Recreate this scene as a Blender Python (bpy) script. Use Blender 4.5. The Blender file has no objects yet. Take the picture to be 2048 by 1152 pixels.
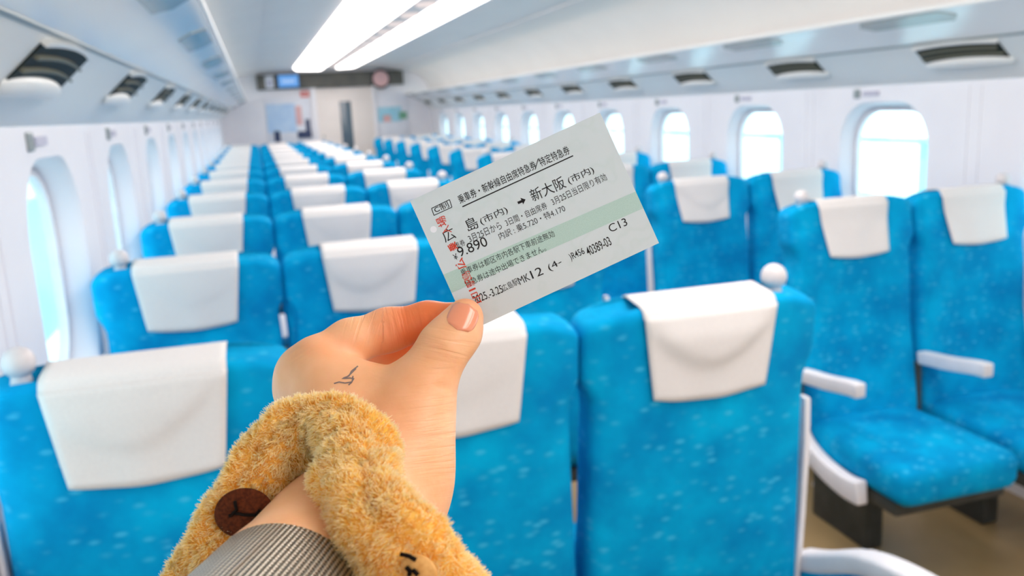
import bpy, bmesh, math, random
import numpy as np
from mathutils import Vector, Matrix

S = bpy.context.scene
COL = S.collection
PI = math.pi

# ------------------------------------------------------------------ camera
F_PX = 1733.19
YAW, PITCH, ROLL = math.radians(15.704), math.radians(11.869), math.radians(-2.883)
CAM = Vector((0, 0, 1.5477))
_fw = Vector((math.sin(YAW) * math.cos(PITCH), math.cos(YAW) * math.cos(PITCH), -math.sin(PITCH)))
_rt = Vector((math.cos(YAW), -math.sin(YAW), 0))
_up = _rt.cross(_fw)
RT = math.cos(ROLL) * _rt + math.sin(ROLL) * _up
UP = -math.sin(ROLL) * _rt + math.cos(ROLL) * _up
CM = Matrix(((RT.x, UP.x, -_fw.x, CAM.x), (RT.y, UP.y, -_fw.y, CAM.y), (RT.z, UP.z, -_fw.z, CAM.z), (0, 0, 0, 1)))
cd = bpy.data.cameras.new('camera')
cam = bpy.data.objects.new('camera', cd)
COL.objects.link(cam)
cam.matrix_world = CM
cd.sensor_fit = 'HORIZONTAL'
cd.sensor_width = 36
cd.lens = 36 * F_PX / 2048
cd.clip_start = 0.01
cd.dof.use_dof = True
cd.dof.focus_distance = 0.345
cd.dof.aperture_fstop = 12.5
S.camera = cam

# ------------------------------------------------------------------ light and exposure
W = bpy.data.worlds.new('daylight')
S.world = W
W.use_nodes = True
bg = W.node_tree.nodes['Background']
bg.inputs[0].default_value = (0.84, 0.965, 1.0, 1)
bg.inputs[1].default_value = 3.4
LAMP = 6.6
S.view_settings.view_transform = 'Standard'
S.view_settings.look = 'None'
S.view_settings.gamma = 1
S.view_settings.use_curve_mapping = False
S.view_settings.exposure = 0.0
S.cycles.max_bounces = 10
S.cycles.diffuse_bounces = 7
S.cycles.transparent_max_bounces = 16

# ------------------------------------------------------------------ materials
def srgb(r, g, b):
    f = lambda c: c / 12.92 if c <= 0.04045 else ((c + 0.055) / 1.055) ** 2.4
    return (f(r / 255), f(g / 255), f(b / 255), 1)

def mat(name, col, rough=0.5, spec=0.4, metal=0.0, **k):
    m = bpy.data.materials.new(name)
    m.use_nodes = True
    p = m.node_tree.nodes['Principled BSDF']
    p.inputs['Base Color'].default_value = col
    p.inputs['Roughness'].default_value = rough
    p.inputs['Specular IOR Level'].default_value = spec
    p.inputs['Metallic'].default_value = metal
    for a, v in k.items():
        p.inputs[a].default_value = v
    return m

class NT:
    """small node-tree helper"""
    def __init__(s, m):
        s.t = m.node_tree; s.p = s.t.nodes.get('Principled BSDF')
    def n(s, kind, **k):
        o = s.t.nodes.new(kind)
        for a, v in k.items(): setattr(o, a, v)
        return o
    def l(s, a, b): s.t.links.new(a, b)
    def math(s, op, a, b=None, c=None):
        o = s.n('ShaderNodeMath', operation=op)
        for i, v in enumerate((a, b, c)):
            if v is None: continue
            if isinstance(v, (int, float)): o.inputs[i].default_value = v
            else: s.l(v, o.inputs[i])
        return o.outputs[0]
    def ramp(s, fac, stops):
        o = s.n('ShaderNodeValToRGB')
        e = o.color_ramp.elements
        while len(e) < len(stops): e.new(0.5)
        for x, (pos, c) in zip(e, stops): x.position = pos; x.color = c
        s.l(fac, o.inputs[0])
        return o.outputs[0]
    def mix(s, fac, a, b):
        o = s.n('ShaderNodeMix', data_type='RGBA')
        for i, v in ((0, fac), (6, a), (7, b)):
            if isinstance(v, (int, float)): o.inputs[i].default_value = v
            elif isinstance(v, tuple): o.inputs[i].default_value = v
            else: s.l(v, o.inputs[i])
        return o.outputs[2]
    def bump(s, h, dist, strength=1.0):
        o = s.n('ShaderNodeBump')
        o.inputs['Distance'].default_value = dist; o.inputs['Strength'].default_value = strength
        s.l(h, o.inputs['Height']); s.l(o.outputs[0], s.p.inputs['Normal'])

def noise_mat(name, c1, c2, scale, rough=0.5, spec=0.4, bump=0.0, detail=4.0, **k):
    m = mat(name, c1, rough, spec, **k)
    N = NT(m)
    tc = N.n('ShaderNodeTexCoord'); nz = N.n('ShaderNodeTexNoise')
    nz.inputs['Scale'].default_value = scale; nz.inputs['Detail'].default_value = detail
    N.l(tc.outputs['Object'], nz.inputs['Vector'])
    N.l(N.ramp(nz.outputs[0], [(0.35, c1), (0.65, c2)]), N.p.inputs['Base Color'])
    if bump: N.bump(nz.outputs[0], bump)
    return m

M = {}
M['wall'] = noise_mat('wall_plastic', srgb(238, 236, 240), srgb(233, 231, 236), 3, 0.35, 0.4)
M['ceiling'] = noise_mat('ceiling_plastic', srgb(236, 230, 226), srgb(232, 226, 222), 2, 0.45, 0.4)
M['panel'] = noise_mat('vent_panel_plastic', srgb(230, 229, 226), srgb(226, 226, 223), 2, 0.32, 0.5)
M['rack'] = noise_mat('rack_gloss', srgb(238, 236, 234), srgb(234, 232, 231), 2, 0.16, 0.6)
M['rack_trim'] = mat('rack_trim_metal', srgb(150, 158, 158), 0.35, 0.5, 0.6)
M['lamp_panel'] = noise_mat('rack_panel_smoked', srgb(172, 178, 174), srgb(164, 171, 168), 5, 0.2, 0.5)
M['cover'] = noise_mat('cover_cloth', srgb(225, 220, 218), srgb(219, 214, 213), 300, 0.85, 0.15, bump=0.0003)
M['knob'] = noise_mat('knob_plastic', srgb(212, 206, 208), srgb(204, 198, 200), 20, 0.4, 0.4)
M['arm'] = noise_mat('armrest_plastic', srgb(226, 222, 226), srgb(216, 213, 217), 12, 0.45, 0.4)
M['dark'] = noise_mat('dark_frame_metal', srgb(62, 64, 62), srgb(48, 52, 50), 15, 0.5, 0.4)
M['black'] = mat('vent_black', srgb(22, 32, 28), 0.6, 0.3)
M['slat'] = mat('slat_plastic', srgb(112, 112, 98), 0.5, 0.3)
M['beige'] = noise_mat('door_beige', srgb(240, 229, 222), srgb(234, 223, 216), 4, 0.4, 0.4)
M['greypanel'] = noise_mat('partition_grey', srgb(240, 237, 240), srgb(236, 233, 237), 4, 0.4, 0.4)
M['brown'] = noise_mat('header_brown', srgb(112, 108, 100), srgb(98, 96, 90), 6, 0.5, 0.3)
M['smoke'] = mat('smoked_glass', srgb(96, 112, 124), 0.08, 0.6)
M['white'] = noise_mat('white_paper', srgb(236, 236, 242), srgb(230, 231, 238), 8, 0.6, 0.3)
M['postblue'] = noise_mat('poster_blue', srgb(178, 206, 236), srgb(196, 219, 242), 6, 0.5, 0.3)
M['postcyan'] = noise_mat('poster_cyan', srgb(150, 208, 226), srgb(176, 220, 234), 9, 0.5, 0.3)
M['postdark'] = mat('poster_navy', srgb(60, 72, 104), 0.5, 0.3)
M['postgreen'] = mat('poster_green', srgb(120, 172, 140), 0.5, 0.3)
M['postpink'] = mat('poster_pink', srgb(226, 178, 176), 0.5, 0.3)
M['red'] = mat('sign_red', srgb(222, 96, 76), 0.5, 0.3)
M['pink'] = mat('round_sign_pink', srgb(226, 182, 180), 0.5, 0.3)
M['lav'] = mat('plate_grey', srgb(190, 188, 204), 0.5, 0.3)
M['ink'] = noise_mat('black_ink', srgb(26, 24, 26), srgb(40, 36, 38), 4000, 0.7, 0.2)
M['redink'] = noise_mat('red_ink', srgb(214, 62, 38), srgb(186, 70, 52), 3000, 0.7, 0.2)
M['outside'] = noise_mat('platform_paint', srgb(170, 214, 224), srgb(150, 204, 216), 1, 0.6, 0.3)

def emit(name, col, strength):
    m = bpy.data.materials.new(name); m.use_nodes = True
    t = m.node_tree; t.nodes.remove(t.nodes['Principled BSDF'])
    e = t.nodes.new('ShaderNodeEmission'); e.inputs[0].default_value = col; e.inputs[1].default_value = strength
    t.links.new(e.outputs[0], t.nodes['Material Output'].inputs[0])
    return m
M['lamp'] = emit('lamp_diffuser', (1.0, 0.93, 0.89, 1), LAMP)
M['spot'] = emit('spot_lens', (1.0, 0.88, 0.86, 1), 0.9)
M['led'] = emit('led_screen', srgb(110, 170, 240), 0.95)
M['ledtext'] = emit('led_screen_text', srgb(200, 224, 255), 1.0)

def glass():
    m = bpy.data.materials.new('window_glass'); m.use_nodes = True
    t = m.node_tree; t.nodes.remove(t.nodes['Principled BSDF'])
    tr = t.nodes.new('ShaderNodeBsdfTransparent'); tr.inputs[0].default_value = (0.86, 0.975, 1.0, 1)
    gl = t.nodes.new('ShaderNodeBsdfGlossy'); gl.inputs['Roughness'].default_value = 0.03
    fr = t.nodes.new('ShaderNodeLayerWeight'); fr.inputs[0].default_value = 0.12
    mx = t.nodes.new('ShaderNodeMixShader')
    t.links.new(fr.outputs['Facing'], mx.inputs[0]); t.links.new(tr.outputs[0], mx.inputs[1]); t.links.new(gl.outputs[0], mx.inputs[2])
    t.links.new(mx.outputs[0], t.nodes['Material Output'].inputs[0])
    return m
M['glass'] = glass()

def fabric():
    m = mat('seat_moquette', srgb(0, 130, 190), 0.9, 0.08)
    N = NT(m); N.p.inputs['Sheen Weight'].default_value = 0.35; N.p.inputs['Sheen Roughness'].default_value = 0.3
    N.p.inputs['Sheen Tint'].default_value = srgb(20, 180, 235)
    tc = N.n('ShaderNodeTexCoord')
    n1 = N.n('ShaderNodeTexNoise'); n1.inputs['Scale'].default_value = 9; n1.inputs['Detail'].default_value = 5
    N.l(tc.outputs['Object'], n1.inputs['Vector'])
    base = N.ramp(n1.outputs[0], [(0.3, srgb(0, 130, 188)), (0.7, srgb(0, 170, 220))])
    v = N.n('ShaderNodeTexVoronoi'); v.inputs['Scale'].default_value = 34
    mp = N.n('ShaderNodeMapping'); mp.inputs['Scale'].default_value = (0.8, 0.8, 1.7); N.l(tc.outputs['Object'], mp.inputs['Vector'])
    N.l(mp.outputs[0], v.inputs['Vector'])
    dots = N.ramp(v.outputs['Distance'], [(0.10, (1, 1, 1, 1)), (0.36, (0, 0, 0, 1))])
    n2 = N.n('ShaderNodeTexNoise'); n2.inputs['Scale'].default_value = 16
    N.l(tc.outputs['Object'], n2.inputs['Vector'])
    sel = N.ramp(n2.outputs[0], [(0.36, (0, 0, 0, 1)), (0.56, (1, 1, 1, 1))])
    f = N.math('MULTIPLY', N.math('MULTIPLY', dots, sel), 0.5)
    N.l(N.mix(f, base, srgb(80, 196, 232)), N.p.inputs['Base Color'])
    n3 = N.n('ShaderNodeTexNoise'); n3.inputs['Scale'].default_value = 600
    N.l(tc.outputs['Object'], n3.inputs['Vector']); N.bump(n3.outputs[0], 0.0006)
    return m
M['fabric'] = fabric()

def floor_mat():
    m = mat('floor_vinyl', srgb(176, 152, 112), 0.38, 0.5)
    N = NT(m); tc = N.n('ShaderNodeTexCoord')
    n1 = N.n('ShaderNodeTexNoise'); n1.inputs['Scale'].default_value = 4; n1.inputs['Detail'].default_value = 8
    N.l(tc.outputs['Object'], n1.inputs['Vector'])
    N.l(N.ramp(n1.outputs[0], [(0.3, srgb(150, 124, 84)), (0.7, srgb(166, 140, 98))]), N.p.inputs['Base Color'])
    return m
M['floor'] = floor_mat()

# ------------------------------------------------------------------ object helpers
def link(name, me, m=None, parent=None, smooth=True):
    if m is not None:
        me.materials.clear(); me.materials.append(m)
    if smooth:
        me.polygons.foreach_set('use_smooth', [True] * len(me.polygons))
    o = bpy.data.objects.new(name, me)
    COL.objects.link(o)
    if parent is not None: o.parent = parent
    return o

def from_bm(name, bm, m=None, parent=None, smooth=True, sharp=None):
    bmesh.ops.recalc_face_normals(bm, faces=bm.faces)
    me = bpy.data.meshes.new(name)
    bm.to_mesh(me); bm.free()
    o = link(name, me, m, parent, smooth)
    if smooth and sharp is not None: me.set_sharp_from_angle(angle=math.radians(sharp))
    return o

def pyd(name, v, f, m=None, parent=None, smooth=True, sharp=None):
    me = bpy.data.meshes.new(name)
    me.from_pydata([tuple(x) for x in v], [], [tuple(x) for x in f])
    me.validate(); me.update()
    bm = bmesh.new(); bm.from_mesh(me); bpy.data.meshes.remove(me)
    return from_bm(name, bm, m, parent, smooth, sharp)

def tag(o, label=None, cat=None, group=None, kind=None):
    if label: o['label'] = label
    if cat: o['category'] = cat
    if group: o['group'] = group
    if kind: o['kind'] = kind
    return o

def empty(name, loc=(0, 0, 0), rz=0):
    o = bpy.data.objects.new(name, None); COL.objects.link(o)
    o.location = loc; o.rotation_euler = (0, 0, rz); o.empty_display_size = 0.1
    return o

def dup(root):
    r = root.copy(); COL.objects.link(r)
    for ch in [c for c in bpy.data.objects if c.parent == root]:
        c = ch.copy(); COL.objects.link(c); c.parent = r
        for g in [x for x in bpy.data.objects if x.parent == ch]:
            d = g.copy(); COL.objects.link(d); d.parent = c
    return r

def bm_box(bm, x0, x1, y0, y1, z0, z1, bev=0.0, seg=2):
    r = bmesh.ops.create_cube(bm, size=1.0)
    vs = r['verts']
    for v in vs:
        v.co = Vector(((x0 + x1) / 2 + v.co.x * (x1 - x0), (y0 + y1) / 2 + v.co.y * (y1 - y0), (z0 + z1) / 2 + v.co.z * (z1 - z0)))
    if bev:
        es = list({e for v in vs for e in v.link_edges})
        bmesh.ops.bevel(bm, geom=es, offset=bev, segments=seg, affect='EDGES', profile=0.5)

def box(name, x0, x1, y0, y1, z0, z1, m, parent=None, bev=0.0, seg=2):
    bm = bmesh.new(); bm_box(bm, x0, x1, y0, y1, z0, z1, bev, seg)
    return from_bm(name, bm, m, parent, bev > 0, 35)

def rbox(sx, sy, sz, r, n=10, puff=0.0):
    """rounded, subdivided cushion-like box as (verts, faces), centred"""
    bm = bmesh.new()
    bmesh.ops.create_cube(bm, size=2.0)
    bmesh.ops.subdivide_edges(bm, edges=bm.edges[:], cuts=n, use_grid_fill=True)
    h = Vector((sx / 2, sy / 2, sz / 2))
    for v in bm.verts:
        q = [math.copysign(abs(c) ** 0.75, c) for c in v.co]
        p = Vector((q[0] * h.x, q[1] * h.y, q[2] * h.z))
        c = Vector([max(-(h[i] - r), min(h[i] - r, p[i])) for i in range(3)])
        d = p - c
        if d.length > 1e-6: p = c + d.normalized() * r
        if puff:
            fx = 1 - (p.x / h.x) ** 2; fy = 1 - (p.y / h.y) ** 2
            if p.z > 0: p.z += puff * max(fx, 0) * max(fy, 0)
        v.co = p
    return bm

def prism_y(name, prof, y0, y1, m, parent=None, closed=True, smooth=False, sharp=30):
    """profile of (x, z) points run along y"""
    n = len(prof)
    v = [(x, y0, z) for x, z in prof] + [(x, y1, z) for x, z in prof]
    rng = range(n) if closed else range(n - 1)
    f = [(i, (i + 1) % n, n + (i + 1) % n, n + i) for i in rng]
    if closed: f += [tuple(range(n)), tuple(range(n, 2 * n))]
    return pyd(name, v, f, m, parent, smooth, sharp if smooth else None)

def sweep(path, radii, nseg=12, closed=False, flat=1.0, caps=True, up=Vector((0, 0, 1))):
    """tube along 3D path; returns verts, faces"""
    P = [Vector(p) for p in path]; n = len(P); v = []; f = []
    for i, p in enumerate(P):
        if closed: t = P[(i + 1) % n] - P[i - 1]
        else: t = P[min(i + 1, n - 1)] - P[max(i - 1, 0)]
        t.normalize()
        a = up - t * up.dot(t)
        if a.length < 1e-4: a = Vector((1, 0, 0)) - t * t.x
        a.normalize(); b = t.cross(a)
        r = radii[i] if hasattr(radii, '__len__') else radii
        for k in range(nseg):
            w = 2 * PI * k / nseg
            v.append(p + a * math.cos(w) * r * flat + b * math.sin(w) * r)
    for i in range(n if closed else n - 1):
        j = (i + 1) % n
        for k in range(nseg):
            l = (k + 1) % nseg
            f.append((i * nseg + k, i * nseg + l, j * nseg + l, j * nseg + k))
    if caps and not closed:
        f += [tuple(range(nseg)), tuple(range((n - 1) * nseg, n * nseg))]
    return v, f

ORD = ['first', 'second', 'third', 'fourth', 'fifth', 'sixth', 'seventh', 'eighth', 'ninth', 'tenth', 'eleventh', 'twelfth', 'thirteenth', 'fourteenth']
def ordn(k): return 'nearest' if k == 0 else ORD[k] + ' nearest'

# ------------------------------------------------------------------ the carriage shell
Y0, YE = -2.0, 13.6
XL, XR = -0.462, 2.642
PITCHY = 1.04
ZW = 1.555
tag(box('floor', XL - 0.02, XR + 0.02, Y0, YE, -0.06, 0.0, M['floor']), kind='structure')

def rr_dist(a, hw, hh, r):
    """distance from the centre to a rounded rectangle along angle a"""
    c, s = math.cos(a), math.sin(a)
    lo, hi = 0.0, 3.0
    for _ in range(40):
        t = (lo + hi) / 2
        qx = abs(t * c) - (hw - r); qy = abs(t * s) - (hh - r)
        d = math.hypot(max(qx, 0), max(qy, 0)) + min(max(qx, qy), 0) - r
        if d > 0: hi = t
        else: lo = t
    return lo

WIN_HW, WIN_ZB, WIN_ZT, WIN_R = 0.285, 0.90, 1.485, 0.19
wy0 = 3.27 - 5 * PITCHY
def wall(name, X, sgn):
    """side wall with rounded window openings; sgn = direction to the outside"""
    V = []; Fc = []
    zc = (WIN_ZB + WIN_ZT) / 2; hh = (WIN_ZT - WIN_ZB) / 2
    k = 0
    yc = wy0
    centres = []
    while yc - PITCHY / 2 < YE - 0.05:
        a0 = max(Y0, yc - PITCHY / 2); a1 = min(YE, yc + PITCHY / 2)
        if yc + WIN_HW + 0.08 > a1:
            b = len(V)
            V += [(X, a0, 0), (X, a1, 0), (X, a1, ZW), (X, a0, ZW)]; Fc.append((b, b + 1, b + 2, b + 3)); yc += PITCHY; continue
        centres.append(yc)
        cor = [math.atan2(z - zc, y - yc) % (2 * PI) for y, z in ((a0, 0), (a1, 0), (a1, ZW), (a0, ZW))]
        ang = sorted([2 * PI * i / 64 for i in range(64)] + cor)
        n = len(ang); b = len(V)
        o_, i1, i2, i3 = [], [], [], []
        for a in ang:
            c, s = math.cos(a), math.sin(a)
            t = 1e9
            if c > 1e-9: t = min(t, (a1 - yc) / c)
            if c < -1e-9: t = min(t, (a0 - yc) / c)
            if s > 1e-9: t = min(t, (ZW - zc) / s)
            if s < -1e-9: t = min(t, (0 - zc) / s)
            o_.append((X, yc + t * c, zc + t * s))
            for lst, dx, g in ((i1, 0.0, 0.0), (i2, 0.012, 0.010), (i3, 0.075, 0.026)):
                d = rr_dist(a, WIN_HW - g, hh - g, WIN_R - g)
                lst.append((X + sgn * dx, yc + d * c, zc + d * s))
        V += o_ + i1 + i2 + i3
        for r_ in range(3):
            for i in range(n):
                j = (i + 1) % n
                Fc.append((b + r_ * n + i, b + r_ * n + j, b + (r_ + 1) * n + j, b + (r_ + 1) * n + i))
        yc += PITCHY
    tag(pyd(name, V, Fc, M['wall'], None, True, 28), kind='structure')
    return centres

def window(idx, X, yc, sgn):
    zc = (WIN_ZB + WIN_ZT) / 2; hh = (WIN_ZT - WIN_ZB) / 2
    root = empty('window_%d' % idx, (X + sgn * 0.075, yc, zc)); tag(root, kind='structure')
    # frame ring
    n = 56; v = []; f = []
    for dx, g in ((-0.012, 0.028), (-0.012, 0.045), (0.012, 0.045), (0.012, 0.024)):
        for i in range(n):
            a = 2 * PI * i / n; d = rr_dist(a, WIN_HW - g, hh - g, WIN_R - g)
            v.append((sgn * dx, d * math.cos(a), d * math.sin(a)))
    for r_ in range(4):
        for i in range(n):
            j = (i + 1) % n; q = (r_ + 1) % 4
            f.append((r_ * n + i, r_ * n + j, q * n + j, q * n + i))
    pyd('window_frame', v, f, M['arm'], root, True, 40)
    v = []; f = []
    for dx in (-0.003, 0.003):
        for i in range(n):
            a = 2 * PI * i / n; d = rr_dist(a, WIN_HW - 0.044, hh - 0.044, WIN_R - 0.044)
            v.append((sgn * dx, d * math.cos(a), d * math.sin(a)))
    f = [tuple(range(n)), tuple(range(n, 2 * n))] + [(i, (i + 1) % n, n + (i + 1) % n, n + i) for i in range(n)]
    pyd('glass_pane', v, f, M['glass'], root, False)
    # seat number plate above the window
    bm = bmesh.new()
    xo = -sgn * 0.078
    bm_box(bm, xo - 0.004, xo + 0.004, *sorted((sgn * 0.02, sgn * 0.12)), 0.32, 0.34)
    from_bm('number_plate', bm, M['lav'], root, False)
    bm = bmesh.new()
    bm_box(bm, xo - 0.005, xo + 0.005, *sorted((sgn * 0.145, sgn * 0.185)), 0.31, 0.35, 0.004)
    from_bm('window_pictogram', bm, M['rack_trim'], root, False)
    return root

cl = wall('wall_left', XL, -1)
wall('wall_right', XR, 1)
win = None
wi = 1
for side, X, sg in (('left', XL, -1), ('right', XR, 1)):
    first = None
    for yc in cl:
        if yc < 0.9: lit = False
        if first is None: first = window(wi, X, yc, sg); w_ = first
        else:
            w_ = dup(first); w_.name = 'window_%d' % wi; w_.location.y = yc
        tag(w_, 'rounded train window in the %s side wall' % side, None, None, 'structure')
        wi += 1

# wall panel seams
si = 1
for X, sg in ((XL, -1), (XR, 1)):
    for yc in cl:
        bm = bmesh.new()
        y = yc - PITCHY / 2
        if y < Y0 + .1: continue
        for dy in (-0.03, 0.03):
            bm_box(bm, X - 0.003 * (1 if sg > 0 else 1), X + 0.003, y + dy - 0.003, y + dy + 0.003, 0.1, ZW - 0.02)
        tag(from_bm('trim_%d' % si, bm, M['wall'], None, False), kind='structure'); si += 1

# ceiling: curved coves and a flat middle
def arc(pts, n=8):
    """Catmull-Rom through points"""
    out = []
    P = [pts[0]] + pts + [pts[-1]]
    for i in range(1, len(P) - 2):
        for k in range(n):
            t = k / n
            a, b, c, d = P[i - 1], P[i], P[i + 1], P[i + 2]
            out.append(tuple(0.5 * (2 * b[j] + (c[j] - a[j]) * t + (2 * a[j] - 5 * b[j] + 4 * c[j] - d[j]) * t * t + (3 * b[j] - a[j] - 3 * c[j] + d[j]) * t ** 3) for j in range(len(b))))
    out.append(pts[-1])
    return out
ZC = 2.215
left = arc([(XL, 1.80), (XL + 0.005, 1.90), (-0.36, 2.04), (-0.20, 2.125), (0.0, 2.165), (0.115, 2.182)])
right = [(2.18 - x, z) for x, z in left][::-1]
prof = left + [(0.118, 2.196), (0.30, ZC), (1.88, ZC), (2.062, 2.196)] + right
outer = [(x, z + 0.05) if 0.0 < x < 2.18 else (x + (0.05 if x > 1 else -0.05), z + 0.03) for x, z in prof][::-1]
tag(prism_y('ceiling', prof + outer, Y0, YE, M['ceiling'], None, True, True, 25), kind='structure')

# luggage racks
def rack(sgn, name_side):
    mx = (lambda x: x) if sgn < 0 else (lambda x: 2.18 - x)
    root = empty('luggage_rack', (mx(-0.30), 5.8, 1.70))
    ry = lambda o: o
    def P(lst): return [(mx(x) - mx(-0.30), z - 1.70) for x, z in lst]
    yA, yB = Y0 - 5.8, YE - 5.8
    p = P([(XL + .001, ZW), (-0.425, 1.585), (-0.302, 1.698), (-0.302, 1.712), (XL + .001, 1.712)])
    prism_y('vent_panel', p, yA, yB, M['panel'], root, True, True, 20)
    p = P([(-0.298, 1.703), (-0.20, 1.752), (-0.085, 1.797), (-0.085, 1.806), (-0.29, 1.72), (XL + .001, 1.72), (XL + .001, 1.713), (-0.298, 1.713)])
    prism_y('shelf', p, yA, yB, M['rack'], root, True, True, 20)
    p = P([(-0.087, 1.794), (-0.080, 1.797), (-0.079, 1.806), (-0.083, 1.812), (-0.094, 1.812), (-0.094, 1.806)])
    prism_y('front_rail', p, yA, yB, M['panel'], root, True, True, 50)
    p = P([(-0.3025, 1.6955), (-0.2955, 1.7005), (-0.2955, 1.7045), (-0.3045, 1.7)])
    prism_y('seam_strip', p, yA, yB, M['rack_trim'], root)
    first = None
    a = Vector((mx(-0.175), 0, 1.763)); b = Vector((mx(-0.100), 0, 1.7915))
    d = (b - a); nrm = Vector((d.z, 0, -d.x)).normalized()
    if nrm.z > 0: nrm = -nrm
    k = 0
    y = 1.72
    while y < 13.3:
        bm = bmesh.new()
        c = (a + b) / 2; L = d.length / 2; t = d.normalized()
        pts = []
        for i in range(32):
            w = 2 * PI * i / 32
            rr = rr_dist(w, 0.25, L, 0.02)
            pts.append((rr * math.cos(w), rr * math.sin(w)))
        v1 = [bm.verts.new(c + nrm * 0.004 + Vector((0, py, 0)) + t * pt - Vector((mx(-0.30), 0, 1.70))) for py, pt in pts]
        v2 = [bm.verts.new(c - nrm * 0.006 + Vector((0, py, 0)) + t * pt - Vector((mx(-0.30), 0, 1.70))) for py, pt in pts]
        bm.faces.new(v1); bm.faces.new(v2[::-1])
        for i in range(32): bm.faces.new((v1[i], v1[(i + 1) % 32], v2[(i + 1) % 32], v2[i]))
        if first is None:
            first = from_bm('lamp_panel', bm, M['lamp_panel'], root, False); first.location.y = y - 5.8
        else:
            bm.free(); o = first.copy(); COL.objects.link(o); o.location.y = y - 5.8
        y += PITCHY
    tag(root, 'long glossy pale luggage rack along the %s' % name_side, 'luggage rack')
    return root
rack(-1, 'left wall above the three-seat rows')
rack(1, 'right wall above the two-seat rows')

# air vents on the slanted panel under the racks
def vent(sgn):
    mx = (lambda x: x) if sgn < 0 else (lambda x: 2.18 - x)
    a = Vector((mx(-0.425), 0, 1.585)); b = Vector((mx(-0.302), 0, 1.698))
    t = (b - a).normalized(); nrm = Vector((t.z, 0, -t.x)) if sgn < 0 else Vector((-t.z, 0, t.x))
    c = a + (b - a) * 0.62
    root = empty('air_vent', c)
    def bow(y): return 0.012 * (1 - (y / 0.2) ** 2)
    def slab(y0, y1, s0, s1, h0, h1, n=14):
        """curved slab: y range, slope range (s), height range off the panel"""
        v = []; f = []
        for i in range(n + 1):
            y = y0 + (y1 - y0) * i / n
            for s, h in ((s0, h0), (s1, h0), (s1, h1), (s0, h1)):
                v.append(Vector((0, y, 0)) + t * (s + bow(y)) + nrm * h)
        for i in range(n):
            for k in range(4):
                l = (k + 1) % 4
                f.append((4 * i + k, 4 * i + l, 4 * i + 4 + l, 4 * i + 4 + k))
        f += [(0, 1, 2, 3), tuple(4 * n + q for q in (0, 1, 2, 3))]
        return v, f
    v, f = slab(-0.20, 0.20, -0.040, 0.046, -0.004, 0.004)
    pyd('grille_back', v, f, M['black'], root, False)
    for i, s in enumerate((-0.014, 0.014)):
        v, f = slab(-0.195 + 0.01 * i, 0.195 - 0.01 * i, s, s + 0.005, 0.003, 0.012)
        pyd('slat', v, f, M['slat'], root, False)
    # bulging lower lip
    v = []; f = []; n = 20; m_ = 8
    for i in range(n + 1):
        y = -0.215 + 0.43 * i / n
        e = math.sqrt(max(0, 1 - (y / 0.2151) ** 2)) ** 0.6
        for k in range(m_ + 1):
            w = PI * k / m_
            s = -0.052 + 0.024 * math.cos(w) * (0.4 + 0.6 * e)
            v.append(Vector((0, y, 0)) + t * (s + bow(y) * 0.9) + nrm * (0.020 * math.sin(w) * e + 0.0005))
    for i in range(n):
        for k in range(m_):
            q = i * (m_ + 1) + k
            f.append((q, q + 1, q + m_ + 2, q + m_ + 1))
    pyd('vent_lip', v, f, M['panel'], root, True)
    # frame hood at the top
    v, f = slab(-0.205, 0.205, 0.044, 0.052, -0.002, 0.012)
    pyd('vent_frame', v, f, M['panel'], root, False)
    return root
for sgn, y0, side in ((-1, 1.80, 'left'), (1, 2.714, 'right')):
    proto = vent(sgn); k = 0; y = y0
    while y < 13.2:
        o = proto if k == 0 else dup(proto)
        o.location.y = y
        tag(o, 'dark slotted air vent under the %s luggage rack, %s to the camera' % (side, ordn(k)), 'air vent', 'air vents under the %s luggage rack' % side)
        y += PITCHY; k += 1

# ceiling light: two long diffusers with a spot panel between
root = empty('ceiling_light', (1.09, 5.8, ZC))
def lx(l): return [(x - 1.09, z - ZC) for x, z in l]
LY0, LY1 = Y0 + 0.2, 12.9
prism_y('diffuser', lx([(0.60, ZC), (0.622, 2.19), (0.65, 2.178), (0.955, 2.168), (0.980, 2.174), (0.99, ZC)]), LY0 - 5.8, LY1 - 5.8, M['lamp'], root)
prism_y('diffuser', lx([(1.19, ZC), (1.196, 2.188), (1.215, 2.182), (1.43, 2.188), (1.468, 2.2), (1.48, ZC)]), LY0 - 5.8, LY1 - 5.8, M['lamp'], root)
prism_y('spot_panel', lx([(0.99, ZC), (0.992, ZC - 0.012), (1.188, ZC - 0.012), (1.19, ZC)]), LY0 - 5.8, LY1 - 5.8, M['ceiling'], root)
sp = None
y = 3.2
while y < 12.8:
    if sp is None:
        bm = bmesh.new()
        bmesh.ops.create_cone(bm, cap_ends=True, segments=28, radius1=0.062, radius2=0.07, depth=0.010)
        for v in bm.verts: v.co.y *= 2.1
        sp = from_bm('spot_lens', bm, M['spot'], root, False); o = sp
    else:
        o = sp.copy(); COL.objects.link(o)
    o.location = (0.028, y - 5.8, -0.016)
    y += 0.61
tag(root, 'long white strip lights with a spot panel running down the ceiling', 'ceiling light')

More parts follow.
